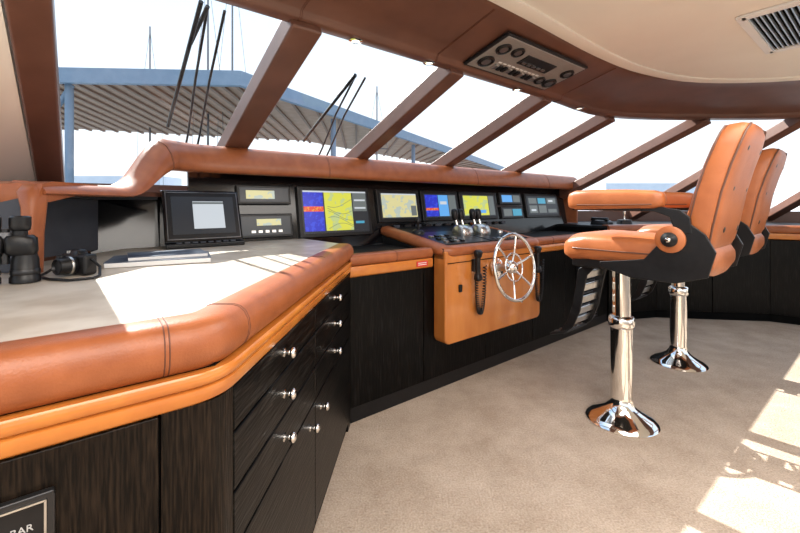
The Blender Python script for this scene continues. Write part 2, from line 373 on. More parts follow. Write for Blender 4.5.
for c, s in (((0,0,0.1),(0.15,0.014,0.012)),((0,0,-0.1),(0.15,0.014,0.012)),((-0.07,0,0),(0.012,0.014,0.2)),((0.07,0,0),(0.012,0.014,0.2))):
    box('frame', c, s, DSTEEL, pl, bevel=0.003)
for c, s in (((0,-0.008,0.094),(0.13,0.002,0.003)),((0.064,-0.008,0),(0.003,0.002,0.19)),((-0.064,-0.008,0),(0.003,0.002,0.19))): box('frame_fillet', c, s, STEEL, pl)
box('plate', (0,0.002,0), (0.135,0.008,0.19), BLACKP, pl)
Mt = Matrix.Rotation(math.pi/2,4,'X')
text('line_1', 'BAR', 0.015, ENGR, Matrix.Translation((0.036,-0.003,0.056)) @ Mt, pl)
text('line_2', 'NUMBER', 0.012, ENGR, Matrix.Translation((0.030,-0.003,0.040)) @ Mt, pl)

# ================================================================ HELM CONSOLE
con = group('helm_console', MC)
box('body', (1.68,0.33,0.47), (3.36,0.62,0.92), GAP, con)
box('worktop', (1.69,0.31,0.965), (3.42,0.63,0.03), BLACKL, con)
for a, b in ((0.0,0.60),(0.60,1.25),(1.25,1.9),(1.9,2.45),(2.45,2.92),(2.92,3.36)):
    box('panel', ((a+b)/2,0.008,0.485), (b-a-0.005,0.02,0.79), BLACKW, con, bevel=0.003)
box('toe_kick', (1.68,0.02,0.045), (3.36,0.03,0.09), BLACKP, con)
CB = bull(0.935,1.004,-0.06,0.03)
for a, b in ((0.0,0.66),(1.86,3.36)):
    sweep('leather_edge', [(a,0),(b,0)], CB, LEATHER, con)
    sweep('wood_trim', [(a,0),(b,0)], [(-0.03,0.935),(0.022,0.935),(0.028,0.925),(0.028,0.882),(0.02,0.872),(-0.03,0.872)], WOODT, con)
for t in (0.35,2.2,2.9): seam((t,0), (1,0), CB[:-2], con)
lb = group('warning_label', MC @ Matrix.Translation((0.56,-0.031,0.905)))
box('sticker', (0,0,0), (0.10,0.002,0.035), RED, lb)
for z in (0.006,-0.006): box('text_bar', (0,-0.0015,z), (0.075,0.001,0.005), PAPER, lb)
def fasc(t, z, off=0.0): return (t, 0.60+(z-1.0)*0.18-off, z)
lean = -math.atan(0.18)
box('fascia', (1.445,0.655,1.25), (4.33,0.03,0.54), GLOSSB, con, (lean,0,0))
box('fascia_port', (-0.955,0.635,1.17), (0.47,0.03,0.36), GLOSSB, con, (lean,0,0))
def screen(name, t0, t1, z0, z1, cells, base=E_DARK, bez=0.02):
    M = MC @ Matrix.Translation(fasc((t0+t1)/2,(z0+z1)/2,0.012)) @ Matrix.Rotation(lean,4,'X')
    g = group(name, M); w, h = t1-t0, z1-z0
    box('bezel', (0,0,0), (w,0.035,h), BLACKP, g, bevel=0.006)
    iw, ih = w-2*bez, h-2*bez
    box('display', (0,-0.0185,0), (iw,0.002,ih), base, g)
    for q,(a,b,c,d,m) in enumerate(cells):
        box('display_area', (-iw/2+(a+c)/2*iw,-0.0205-0.0003*q,-ih/2+(b+d)/2*ih), ((c-a)*iw,0.002,(d-b)*ih), m, g)
    return g
g = screen('chartplotter_screen', -0.03,0.585,1.06,1.435, [(0.02,0.62,0.30,0.95,E_BLUE),(0.02,0.50,0.30,0.62,E_RED),(0.02,0.05,0.30,0.50,E_BLUE),(0.32,0.05,0.74,0.95,E_YEL),(0.76,0.5,0.98,0.95,E_GREY),(0.76,0.05,0.98,0.45,E_DARK),(0.78,0.56,0.96,0.60,E_WHITE),(0.78,0.75,0.96,0.79,E_WHITE),(0.02,0.95,0.98,0.985,E_WHITE),(0.78,0.2,0.92,0.26,E_CY)], bez=0.028)
for q in range(5):
    pts = [(-0.08+0.22*w_+0.0, -0.0245, -0.13+0.05*q+0.04*math.sin(3*w_+q)) for w_ in [i/14 for i in range(15)]]
    tube('chart_contour', pts, 0.0016, E_GREY, g, 4)
screen('radar_screen', 0.66,1.12,1.15,1.43, [(0.03,0.05,0.97,0.92,E_PALE),(0.03,0.92,0.97,0.97,E_WHITE),(0.8,0.1,0.95,0.5,E_GREY)], bez=0.03)
screen('sonar_screen', 1.145,1.62,1.15,1.43, [(0.03,0.05,0.4,0.95,E_BLUE),(0.03,0.3,0.4,0.4,E_RED),(0.42,0.05,0.72,0.95,E_LB),(0.74,0.05,0.97,0.95,E_GREY),(0.47,0.55,0.67,0.68,E_WHITE)], bez=0.03)
screen('navigation_screen', 1.645,2.2,1.15,1.43, [(0.03,0.05,0.78,0.95,E_YEL),(0.8,0.05,0.97,0.95,E_GREY),(0.5,0.15,0.68,0.3,E_LB)], bez=0.03)
screen('engine_display', 2.73,3.42,1.15,1.43, [(0.05,0.6,0.3,0.9,E_GREY),(0.35,0.6,0.6,0.9,E_CY),(0.65,0.6,0.95,0.9,E_GREY),(0.05,0.1,0.3,0.5,E_GREY),(0.35,0.1,0.6,0.5,E_GREY),(0.65,0.1,0.95,0.3,E_GREY),(0.1,0.2,0.25,0.3,E_WHITE),(0.7,0.7,0.85,0.8,E_WHITE)], bez=0.03)
screen('autopilot_display', 2.27,2.66,1.30,1.43, [(0.05,0.1,0.55,0.9,E_LB),(0.6,0.1,0.95,0.9,E_GREY)], bez=0.018)
screen('depth_display', 2.27,2.66,1.15,1.28, [(0.05,0.1,0.45,0.9,E_GREY),(0.5,0.1,0.95,0.9,E_CY)], bez=0.018)
screen('radio_display', -0.445,-0.08,1.30,1.43, [(0.12,0.2,0.7,0.8,E_PALE)], E_DARK, 0.018)
g = screen('vhf_radio', -0.445,-0.08,1.08,1.24, [(0.3,0.5,0.8,0.85,E_PALE)], E_DARK, 0.018)
for j in range(5): box('key', (-0.09+j*0.045,-0.022,-0.04), (0.026,0.006,0.016), STEEL, g)
for j in range(14):
    t = 0.72+j*0.12
    box('control_key', fasc(t,1.115,0.02), (0.06,0.02,0.03), GREYD if j%2 else DSTEEL, con, bevel=0.003)
g = group('dash_monitor', MC @ Matrix.Translation((-0.675,0.42,1.0625)))
v = [(-0.205,-0.03,0.0),(0.205,-0.03,0.0),(0.205,0.17,0.0),(-0.205,0.17,0.0),(-0.205,-0.03,0.025),(0.205,-0.03,0.025),(0.205,0.0,0.032),(-0.205,0.0,0.032),(-0.205,0.115,0.32),(0.205,0.115,0.32),(0.205,0.17,0.32),(-0.205,0.17,0.32)]
mesh('housing', v, [(0,3,2,1),(0,1,5,4),(4,5,6,7),(7,6,9,8),(8,9,10,11),(2,3,11,10),(0,4,7,8,11,3),(1,2,10,9,6,5)], GLOSSB, g, bevel=0.006)
Ms = group('screen_face', Matrix.Translation((0,0.0575,0.176)) @ Matrix.Rotation(-math.atan2(0.115,0.288),4,'X'), g)
box('bezel_ring', (0,-0.003,0), (0.385,0.008,0.285), MSTEEL, Ms, bevel=0.003)
box('bezel', (0,-0.006,0), (0.375,0.008,0.275), BLACKP, Ms, bevel=0.002)
box('display', (0,-0.0105,0), (0.33,0.002,0.225), E_DARK, Ms)
box('display_window', (0.025,-0.0125,0.0), (0.165,0.002,0.165), E_WHITE, Ms)
box('display_title', (0.025,-0.0135,0.072), (0.165,0.002,0.012), E_GREY, Ms)
for j in range(8): box('key', (-0.14+j*0.04,-0.018,0.030), (0.025,0.014,0.006), GREYD, g)

# hood
path = []; zt = []; zl = []
def ease(w): w = max(0,min(1,w)); return w*w*(3-2*w)
B0 = Vector((-1.25,1.40,0)); B1 = Vector((-1.205,2.20,0))
for j in range(21):
    w = j/20; p = B0.lerp(B1,w); path.append(p); e = ease((p.y-1.82)/0.36); zt.append(1.385+0.275*e); zl.append(1.335+0.155*e)
NL = len(path)
for t in (-0.68,-0.6,-0.4,0,0.6,1.2,1.8,2.4,3.0,3.4,3.6,3.7):
    path.append(P(t,0.5)); zt.append(1.66); zl.append(1.49)
def hoodprof(i):
    a, b = zl[i], zt[i]; h = b-a
    if i < NL: bk, md_ = -0.13, -0.11
    elif i < NL+3: bk, md_ = -0.18, -0.13
    else: bk, md_ = -0.42, -0.2
    return [(-0.12,a+0.005),(-0.08,a+0.005),(-0.03,a+0.0),(0.0,a+h*0.02),(0.012,a+h*0.12),(0.010,a+h*0.3),(-0.004,a+h*0.6),(-0.03,a+h*0.85),(-0.075,b),(md_,b+0.003),(bk,b-0.02),(bk,b-0.035),(md_,a+h*0.3)]
hood = sweep('dashboard_hood', path, hoodprof(0), LEATHER, None, zfun=hoodprof)
for t in (0.15,1.75,3.0):
    q = P(t,0.5); seam(q, U, hoodprof(NL+4)[3:10], hood)
seam(path[NL-3], (0.05,1), hoodprof(NL-3)[3:9], hood)
lp = group('dash_side_upright')
sloft('post', [(-1.275,1.385,1.064,0.022,0.03,4),(-1.27,1.385,1.2,0.020,0.03,4),(-1.272,1.39,1.29,0.024,0.034,4),(-1.285,1.40,1.345,0.035,0.04,3),(-1.295,1.42,1.372,0.03,0.03,3)], LEATHER, lp)
box('back_panel', (-1.60,1.74,1.20), (0.03,0.72,0.27), GREYD, lp)
box('side_panel', (-1.44,1.395,1.20), (0.30,0.02,0.27), GREYD, lp)
box('hood_liner', (-1.45,1.76,1.335), (0.32,0.74,0.015), BLACKL, lp)
sweep('port_shelf_hood', [(-2.3,0.9),(-1.9,1.2),(-1.6,1.36),(-1.25,1.40)], [(0.0,1.31),(0.015,1.34),(0.0,1.375),(-0.05,1.385),(-0.3,1.385),(-0.3,1.36),(-0.03,1.31)], LEATHER)
prism('wall_port_dash', [(-2.3,0.92),(-1.9,1.22),(-1.62,1.37),(-1.62,1.40),(-1.9,1.26),(-2.3,0.96)], 1.06, 1.32, LEATHD)
prism('port_window_shelf', [(-1.38,1.44),(-1.36,2.25),tuple(P(-0.6,0.68).xy),tuple(P(-0.6,1.45).xy),tuple(P(-2.3,1.45).xy),(-3.2,0.9),(-2.3,0.9)], 1.345, 1.37, LEATHD)
prism('window_shelf', [tuple(P(-0.62,0.68).xy),tuple(P(3.72,0.85).xy),tuple(P(3.72,1.1).xy),tuple(P(-0.62,1.1).xy)], 1.52, 1.55, BLACKL)
prism('hood_end_panel', [tuple(P(3.68,0.52).xy),tuple(P(3.71,0.52).xy),tuple(P(3.71,0.9).xy),tuple(P(3.68,0.9).xy)], 1.07, 1.49, LEATHER)

# ---------------- helm pod
pod = group('helm_pod', MC)
t0, t1 = 0.69, 1.83
def podsec(r):
    pts = [(t0,0.985),(t0,0.345+r)]
    for j in range(1,7): a = math.pi + math.pi/2*j/6; pts.append((t0+r+math.cos(a)*r, 0.345+r+math.sin(a)*r))
    pts.append((t1-r,0.345))
    for j in range(1,7): a = -math.pi/2 + math.pi/2*j/6; pts.append((t1-r+math.cos(a)*r, 0.345+r+math.sin(a)*r))
    pts.append((t1,0.985)); return pts
sec = podsec(0.05); K = len(sec)
v = [(a,-0.12,z) for a,z in sec]+[(a,0.0,z) for a,z in sec]
f = [tuple(range(K)),tuple(range(K,2*K))]+[(i,(i+1)%K,K+(i+1)%K,K+i) for i in range(K)]
mesh('wood_front', v, f, WOOD, pod, bevel=0.014, seg=3)
box('wood_inset_groove', (1.26,-0.121,0.90), (1.10,0.004,0.006), GAP, pod)
v = [(t0,-0.10,0.93),(t1,-0.10,0.93),(t1,0.60,0.93),(t0,0.60,0.93),(t0,-0.10,1.0),(t1,-0.10,1.0),(t1,0.60,1.112),(t0,0.60,1.112)]
mesh('top_deck', v, [(0,3,2,1),(4,5,6,7),(0,1,5,4),(1,2,6,5),(2,3,7,6),(3,0,4,7)], BLACKL, pod)
rp = round_path([(t0+0.02,0.60,1.10),(t0+0.02,-0.10,0.99),(t1-0.02,-0.10,0.99),(t1-0.02,0.60,1.10)], 0.07, 6)
sweep('leather_edge', rp, [(-0.05,0.025),(-0.02,0.03),(0.02,0.022),(0.038,0.0),(0.036,-0.03),(0.02,-0.045),(-0.05,-0.045)], LEATHER, pod)
sl = math.atan(0.115/0.72)
def top(t,k,dz=0): return (t,k,1.0+(k+0.10)*0.16+dz)
def topbox(name,t,k,dz,s,m,**kw): return box(name, top(t,k,dz), s, m, pod, (sl,0,0), **kw)
topbox('control_panel',1.02,0.15,0.006,(0.5,0.38,0.012),DSTEEL,bevel=0.004)
topbox('control_panel_2',1.53,0.15,0.006,(0.48,0.38,0.012),BLACKP,bevel=0.004)
for j in range(4):
    for i in range(3):
        topbox('button',0.84+j*0.055,0.02+i*0.08,0.016,(0.03,0.035,0.014),BLACKP if (i+j)%2 else STEEL,bevel=0.003)
for j in range(5): topbox('button',1.36+j*0.07,-0.01,0.016,(0.035,0.035,0.014),STEEL if j%2 else GREYD,bevel=0.003)
for j,t in enumerate((1.175,1.245,1.395,1.465)):
    b = Vector(top(t,0.2,0.01)); 
    cyl('lever_arm', b, b+Vector((0,0.05,0.14)), 0.012, CHROME, pod, n=12)
    sloft('lever_grip', [(t,b.y+0.048,b.z+0.115,0.016,0.016,2.5),(t,b.y+0.05,b.z+0.13,0.024,0.024,2.5),(t,b.y+0.055,b.z+0.175,0.028,0.028,2.5),(t,b.y+0.058,b.z+0.20,0.024,0.024,2.3),(t,b.y+0.058,b.z+0.21,0.012,0.012,2)], BLACKP, pod, n=16)
for t in (1.21,1.43):
    b = top(t,0.2,0.02); M = Matrix.Translation(b) @ Matrix.Rotation(math.pi/2,4,'Y')
    lathe('throttle_quadrant', [(0.060,-0.06),(0.072,-0.05),(0.072,0.05),(0.060,0.06)], STEEL, pod, M, 28)
M = Matrix.Translation(top(0.84,0.33,0.0))
lathe('joystick_base', [(0.05,0),(0.05,0.02),(0.035,0.035),(0.012,0.04),(0.01,0.08),(0.018,0.09),(0.018,0.12),(0.008,0.13)], BLACKP, pod, M, 24)
for t,k in ((1.66,0.07),(1.72,0.07),(1.66,0.17)):
    lathe('dial', [(0.025,0),(0.025,0.015),(0.018,0.025)], STEEL, pod, Matrix.Translation(top(t,k,0.01)), 20)
# ---------------- steering wheel
wc = (1.22,-0.30,0.85)
Mw = MC @ Matrix.Translation(wc) @ Matrix.Rotation(math.radians(90-8),4,'X')
sw = group('steering_wheel', Mw)
R = 0.235
tube('rim', [(R*math.cos(2*math.pi*i/64),R*math.sin(2*math.pi*i/64),0) for i in range(64)], 0.013, CHROME, sw, 12, True)
tube('inner_ring', [(0.10*math.cos(2*math.pi*i/40),0.10*math.sin(2*math.pi*i/40),-0.01) for i in range(40)], 0.006, CHROME, sw, 8, True)
for i in range(6):
    a = 2*math.pi*i/6+0.3; c,s = math.cos(a), math.sin(a)
    tube('spoke', [(0.03*c,0.03*s,-0.03),(0.10*c,0.10*s,-0.012),(0.17*c,0.17*s,-0.003),(R*c,R*s,0)], [0.011,0.008,0.008,0.009], CHROME, sw, 10)
lathe('hub', [(0.05,-0.05),(0.05,-0.03),(0.04,-0.005),(0.022,0.01),(0.01,0.012)], CHROME, sw, n=28)
lathe('shaft', [(0.028,-0.16),(0.028,-0.04)], STEEL, sw, n=20)
lathe('mount_flange', [(0.07,-0.170),(0.07,-0.155),(0.035,-0.145)], CHROME, sw, n=28)
def handset(t, k, z, L=0.22):
    g = group('radio_handset', MC @ Matrix.Translation((t,k,z)))
    box('cradle', (0,0.025,0), (0.05,0.03,0.09), BLACKP, g, bevel=0.006)
    sloft('handle', [(0,0.0,-L/2,0.022,0.016,3),(0,-0.004,-L/2+0.015,0.031,0.026,3),(0,-0.002,-L/2+0.05,0.026,0.020,3),(0,0.0,-L/4,0.019,0.015,3),(0,0.0,L/4,0.019,0.015,3),(0,-0.002,L/2-0.05,0.026,0.020,3),(0,-0.004,L/2-0.015,0.031,0.026,3),(0,0.0,L/2,0.022,0.016,3)], BLACKP, g)
    pts = []; n = 360
    for i in range(n):
        w = i/(n-1); a = math.pi*w
        cz = -L/2-0.29*math.sin(a)+0.1*w
        cx = 0.0+0.09*(1-math.cos(a))/2; ph = w*2*math.pi*44
        pts.append((cx+0.012*math.cos(ph), 0.012+0.012*math.sin(ph), cz))
    tube('coiled_cord', pts, 0.0042, BLACKP, g, 6)
    return g
handset(0.97,-0.165,0.87); handset(1.72,-0.165,0.85)
box('latch', (0.83,-0.128,0.72), (0.03,0.012,0.05), BLACKP, pod, bevel=0.003)
box('key_switch', (1.55,-0.128,0.52), (0.02,0.012,0.02), CHROME, pod, bevel=0.003)
g = group('vent_grille', MC @ Matrix.Translation((2.86,-0.010,0.44)))
box('back', (0,0,0), (0.40,0.01,0.66), GAP, g)
for j in range(22): box('slat', (0,-0.008,-0.31+j*0.0295), (0.38,0.014,0.012), MSTEEL, g, (0.5,0,0))
for x in (-0.2,0.2): box('frame', (x,-0.006,0), (0.015,0.02,0.68), BLACKP, g)
for z in (-0.335,0.335): box('frame', (0,-0.006,z), (0.4,0.02,0.015), BLACKP, g)

# ================================================================ STARBOARD CONSOLE
sb = group('starboard_console')
F = [P(3.36,0), Vector((2.95,4.62,0)), Vector((4.12,4.46,0)), Vector((5.0,3.85,0)), Vector((5.5,3.0,0))]
back = [Vector((6.3,3.3,0)), Vector((5.9,4.6,0)), Vector((4.6,5.7,0)), Vector((3.0,5.95,0)), Vector((1.6,5.75,0)), P(3.36,0.9)]
prism('carcass', [(p.x,p.y) for p in F+back], 0.0, 1.04, GAP, sb)
prism('top', [(p.x,p.y) for p in F+back], 1.04, 1.065, BLACKL, sb)
Fp = round_path(F, 0.12, 4)
sweep('leather_edge', Fp, bull(0.985,1.075,-0.08,0.035), LEATHER, sb)
sweep('wood_trim', Fp, [(-0.03,0.985),(0.028,0.985),(0.03,0.97),(0.03,0.93),(0.02,0.92),(-0.03,0.92)], WOODT, sb)
for a, b in zip(F[:-1], F[1:]):
    L_ = (b-a).length; d = (b-a).normalized(); ang = math.atan2(d.y,d.x); nseg = max(1, round(L_/0.55)); w = L_/nseg
    for j in range(nseg):
        c = a + d*(j+0.5)*w
        box('panel', (c.x+d.y*0.006,c.y-d.x*0.006,0.50), (w-0.008,0.02,0.82), BLACKW, sb, (0,0,ang), bevel=0.003)
g = group('console_telephone', Matrix.Translation(P(3.62,0.18,1.066)) @ Matrix.Rotation(0.6,4,'Z'))
sloft('base', [(0,0,0,0.09,0.11,5),(0,0,0.03,0.085,0.105,5),(0,0.01,0.05,0.07,0.09,5)], BLACKP, g)
sloft('receiver', [(-0.045,-0.1,0.06,0.02,0.012,3),(-0.045,-0.09,0.065,0.026,0.022,3),(-0.045,-0.04,0.07,0.018,0.014,3),(-0.045,0.04,0.07,0.018,0.014,3),(-0.045,0.09,0.065,0.026,0.022,3),(-0.045,0.1,0.06,0.02,0.012,3)], BLACKP, g, 'Y')
g = group('searchlight_controller', Matrix.Translation(P(3.75,-0.02,1.076)))
sloft('base', [(0,0,0,0.07,0.07,5),(0,0,0.05,0.06,0.06,5)], DSTEEL, g)
lathe('stick', [(0.012,0.05),(0.008,0.06),(0.008,0.11),(0.016,0.12),(0.014,0.15),(0.005,0.155)], CHROME, g)

# ================================================================ ITEMS ON DESK
DZ = 1.0625
g = group('magazine_stack', Matrix.Translation((-1.00,1.68,DZ)) @ Matrix.Rotation(math.radians(28),4,'Z'))
box('magazine', (0,0,0.010), (0.36,0.25,0.018), PAPER, g, bevel=0.002)
box('magazine_cover', (0,0,0.020), (0.362,0.252,0.002), BOOKC, g)
box('folded_chart', (0.02,0.01,0.027), (0.28,0.20,0.012), PAPER, g, (0,0,0.12), bevel=0.002)
box('chart_cover', (0.02,0.01,0.0337), (0.28,0.20,0.0015), BOOKC, g, (0,0,0.12))
g = group('binoculars', Matrix.Translation((-1.185,1.20,DZ)) @ Matrix.Rotation(math.radians(35),4,'Z'))
for x in (-0.045,0.045):
    lathe('objective_barrel', [(0.030,0.0),(0.037,0.003),(0.037,0.018),(0.034,0.022),(0.033,0.07),(0.028,0.085),(0.028,0.09)], BLACKP, g, Matrix.Translation((x,0,0)), 28)
    sloft('prism_housing', [(x*0.88,0,0.085,0.030,0.028,3),(x*0.82,0,0.095,0.038,0.034,3.2),(x*0.78,0,0.135,0.038,0.034,3.2),(x*0.74,0,0.145,0.030,0.028,3)], BLACKP, g, n=24)
    lathe('eyepiece', [(0.018,0.14),(0.018,0.158),(0.024,0.162),(0.026,0.175),(0.026,0.20),(0.020,0.204),(0.016,0.19)], BLACKP, g, Matrix.Translation((x*0.74,0,0)), 24)
    lathe('rubber_ring', [(0.0345,0.026),(0.036,0.028),(0.036,0.040),(0.0345,0.042)], DSTEEL, g, Matrix.Translation((x,0,0)), 28)
cyl('centre_hinge', (0,0,0.06), (0,0,0.165), 0.011, DSTEEL, g)
cyl('focus_wheel', (0,0,0.135), (0,0,0.155), 0.018, MSTEEL, g)
# compact black camera with strap
g = group('camera_with_strap', Matrix.Translation((-1.10,1.37,DZ)) @ Matrix.Rotation(math.radians(-20),4,'Z'))
box('body', (0,0,0.036), (0.125,0.045,0.070), BLACKP, g, bevel=0.010, seg=3)
sloft('viewfinder_hump', [(0,0,0.068,0.028,0.02,4),(0,0,0.082,0.022,0.016,4),(0,0,0.086,0.014,0.010,4)], BLACKP, g)
sloft('hand_grip', [(-0.05,-0.022,0.005,0.014,0.012,3),(-0.05,-0.026,0.03,0.016,0.016,3),(-0.05,-0.024,0.066,0.013,0.012,3)], BLACKP, g)
M = Matrix.Translation((0.01,-0.022,0.036)) @ Matrix.Rotation(math.pi/2,4,'X')
lathe('lens_barrel', [(0.028,0),(0.030,0.004),(0.030,0.028),(0.027,0.032),(0.027,0.05),(0.024,0.052),(0.020,0.044)], BLACKP, g, M, 32)
lathe('lens_ring', [(0.0302,0.012),(0.0308,0.014),(0.0308,0.018),(0.0302,0.02)], STEEL, g, M, 32)
lathe('mode_dial', [(0.010,0.0),(0.010,0.008),(0.008,0.009)], STEEL, g, Matrix.Translation((-0.045,0,0.071)), 20)
tube('strap', [(0.064,0,0.055),(0.09,0.01,0.03),(0.12,-0.01,0.005),(0.15,-0.05,0.005),(0.12,-0.10,0.005),(0.04,-0.11,0.005),(-0.05,-0.09,0.005),(-0.09,-0.05,0.005),(-0.085,-0.01,0.03),(-0.064,0,0.055)], 0.0045, BLACKP, g, 8)

# ================================================================ HELM CHAIRS
def helm_chair(x, y, ang):
    g = group('helm_chair', Matrix.Translation((x,y,0)) @ Matrix.Rotation(ang,4,'Z'))
    lathe('pedestal', [(0.198,0.0),(0.20,0.008),(0.192,0.018),(0.165,0.034),(0.12,0.058),(0.085,0.085),(0.066,0.115),(0.060,0.15),(0.060,0.56),(0.068,0.565),(0.072,0.58),(0.072,0.615),(0.066,0.63),(0.050,0.635),(0.050,0.90),(0.075,0.905),(0.09,0.93),(0.09,0.938)], CHROME, g, n=48)
    tube('height_lever', [(0.06,0,0.60),(0.10,0.02,0.605),(0.14,0.03,0.60)], 0.007, CHROME, g)
    box('under_plate', (0,-0.05,0.945), (0.40,0.50,0.035), BLACKP, g, bevel=0.006)
    box('slide_rail', (-0.2,-0.08,0.960), (0.03,0.56,0.05), DSTEEL, g, bevel=0.004)
    box('slide_rail', (0.2,-0.08,0.960), (0.03,0.56,0.05), DSTEEL, g, bevel=0.004)
    dy = -0.035
    S = [(0,0.285,1.04,0.20,0.03,3),(0,0.275,1.035,0.235,0.062,3.2),(0,0.24,1.04,0.252,0.086,3.4),(0,0.14,1.055,0.262,0.086,4),(0,0.0,1.055,0.265,0.082,4.5),(0,-0.2,1.040,0.265,0.088,4.5),(0,-0.34,1.03,0.26,0.092,4),(0,-0.44,1.03,0.25,0.085,3.2),(0,-0.465,1.03,0.21,0.045,3)]
    sloft('seat_cushion', [(a,b+dy,c,d,e,f_) for a,b,c,d,e,f_ in S], LEATHC, g, 'Y', 40)
    tube('seat_piping', [(0.2665*math.copysign(abs(math.cos(a))**0.3,math.cos(a)), -0.085+dy+0.365*math.copysign(abs(math.sin(a))**0.35,math.sin(a)), 1.045) for a in [2*math.pi*i/60 for i in range(60)]], 0.004, LEATHD, g, 8, True)
    B = []
    for z, cy, hx, hy, e in ((1.05,-0.40,0.20,0.03,3),(1.065,-0.405,0.235,0.06,3.4),(1.12,-0.415,0.250,0.078,4),(1.22,-0.435,0.256,0.08,4.5),(1.36,-0.465,0.256,0.074,4.5),(1.49,-0.50,0.250,0.072,4.5),(1.58,-0.53,0.242,0.072,4.2),(1.645,-0.55,0.225,0.068,3.8),(1.68,-0.56,0.19,0.052,3.2),(1.693,-0.563,0.12,0.022,2.6)):
        B.append((0,cy-0.015,z,hx,hy,e))
    sloft('backrest', B, LEATHC, g, 'Z', 44)
    def backpipe(off):
        pts = []
        for z, cy, hx in ((1.08,-0.41,0.232),(1.20,-0.433,0.249),(1.36,-0.465,0.250),(1.49,-0.50,0.244),(1.58,-0.53,0.236),(1.64,-0.549,0.219),(1.675,-0.56,0.18)): pts.append((hx,cy-0.015+off,z))
        full = pts + [(0.09,-0.576+off*0.6,1.686),(-0.09,-0.576+off*0.6,1.686)] + [(-a,b,c) for a,b,c in pts[::-1]]
        tube('back_piping', full, 0.0045, LEATHD, g, 8)
    backpipe(0.045); backpipe(-0.05)
    for xx in (-0.14,0.14):
        for z, yy in ((1.18,-0.522),(1.38,-0.558),(1.57,-0.612)):
            M = Matrix.Translation((xx,yy+0.006,z)) @ Matrix.Rotation(math.radians(90+12),4,'X')
            lathe('back_eyelet', [(0.015,-0.012),(0.016,0.004),(0.008,0.007)], DSTEEL, g, M, 16)
    for s_ in (-1,1):
        X = s_*0.288
        plate('side_bracket', [(0.0,0.960),(-0.16,0.915),(-0.36,0.915),(-0.49,0.96),(-0.52,1.08),(-0.48,1.16),(-0.42,1.21),(-0.35,1.20),(-0.30,1.12),(-0.22,1.02),(0.0,0.985)], X, 0.018, BLACKP, g)
        M = Matrix.Translation((X+s_*0.008,-0.34,1.13)) @ Matrix.Rotation(s_*math.pi/2,4,'Y')
        lathe('hinge_disc', [(0.066,0),(0.066,0.012),(0.058,0.018),(0.03,0.02)], LEATHC, g, M, 32)
        lathe('hinge_knob', [(0.036,0.018),(0.036,0.028),(0.022,0.034),(0.012,0.04)], BLACKP, g, M, 24)
        lathe('hinge_cap', [(0.012,0.04),(0.012,0.045),(0.006,0.048)], CHROME, g, M, 16)
        plate('arm_strut', [(-0.43,1.16),(-0.36,1.16),(-0.335,1.24),(-0.27,1.265),(0.06,1.268),(0.06,1.283),(-0.30,1.29),(-0.38,1.275),(-0.42,1.24)], X, 0.022, BLACKP, g)
        AA = [(X,0.175,1.325,0.025,0.02,3),(X,0.165,1.325,0.04,0.045,3),(X,0.13,1.327,0.047,0.056,3.2),(X,0.03,1.33,0.048,0.056,3.5),(X,-0.14,1.33,0.048,0.052,3.5),(X,-0.27,1.328,0.046,0.046,3.2),(X,-0.305,1.328,0.038,0.036,3),(X,-0.315,1.328,0.02,0.018,3)]
        sloft('armrest', AA, LEATHC, g, 'Y', 28)
        box('arm_frame', (X,-0.03,1.276), (0.05,0.36,0.014), BLACKP, g, bevel=0.004)
        tube('armrest_piping', [(X-0.0485,0.11,1.30),(X-0.0495,-0.05,1.30),(X-0.048,-0.27,1.303)], 0.003, LEATHD, g, 6)
    fo = [(0.02,0.965),(0.13,0.955),(0.20,0.90),(0.215,0.80),(0.235,0.68),(0.27,0.57),(0.32,0.49),(0.30,0.47),(0.235,0.53),(0.19,0.64),(0.165,0.78),(0.145,0.87),(0.10,0.92),(0.02,0.93)]
    for s_ in (-0.13,0.13): plate('footrest_side', fo, s_, 0.014, BLACKP, g, 0.003)
    for a,b,r_ in ((0.18,0.86,0.12),(0.192,0.78,0.14),(0.205,0.70,0.18),(0.225,0.625,0.25),(0.255,0.555,0.4)):
        box('footrest_slat', (0,a,b), (0.25,0.012,0.045), STEEL, g, (r_,0,0), bevel=0.004)
    box('foot_plate', (0,0.33,0.475), (0.28,0.12,0.016), DSTEEL, g, (-0.35,0,0), bevel=0.004)
    for xx in (-0.09,-0.03,0.03,0.09): box('tread', (xx,0.33,0.485), (0.02,0.10,0.008), STEEL, g, (-0.35,0,0))
    return g
helm_chair(1.34,2.42,math.radians(40))
helm_chair(2.29,3.29,math.radians(40))

# ================================================================ OUTSIDE
def outn(i): return -wnorm(i)
def wp(t, s, off): 
    p = P(t,0.85,1.67).lerp(P(t,-0.35,TOPZ), s); return p + outn(3)*off
def wiper(t0_, t1_, s1):
    g = group('windscreen_wiper')
    for d in (0,0.07):
        tube('arm', [wp(t0_+d,-0.1,0.05),wp(t0_+d,0.0,0.10),wp((t0_+t1_)/2+d,s1*0.5,0.12),wp(t1_+d,s1,0.09)], 0.007, BLACKP, g, 8)
    tube('blade', [wp(t1_-0.02,0.12,0.05),wp(t1_-0.04,s1+0.04,0.05)], 0.010, BLACKP, g, 8)
    tube('blade_holder', [wp(t1_,s1,0.09),wp(t1_-0.03,s1*0.8,0.06)], 0.010, DSTEEL, g, 8)
    lathe('pivot', [(0.04,0),(0.04,0.05),(0.02,0.07)], DSTEEL, g, Matrix.Translation(wp(t0_+0.03,-0.1,0.02)))
wiper(-0.68,-0.80,0.86); wiper(0.30,0.08,0.7)
g = group('marina_canopy')
fpth = [Vector((-20,14.2,0)),Vector((-6,15,0)),Vector((14.8,55,0))]; bpth = [Vector((-24,23,0)),Vector((-7,29,0)),Vector((12,58,0))]
prism('roof_soffit', [tuple(p.xy) for p in fpth+bpth[::-1]], 5.95, 6.05, ROOFB, g)
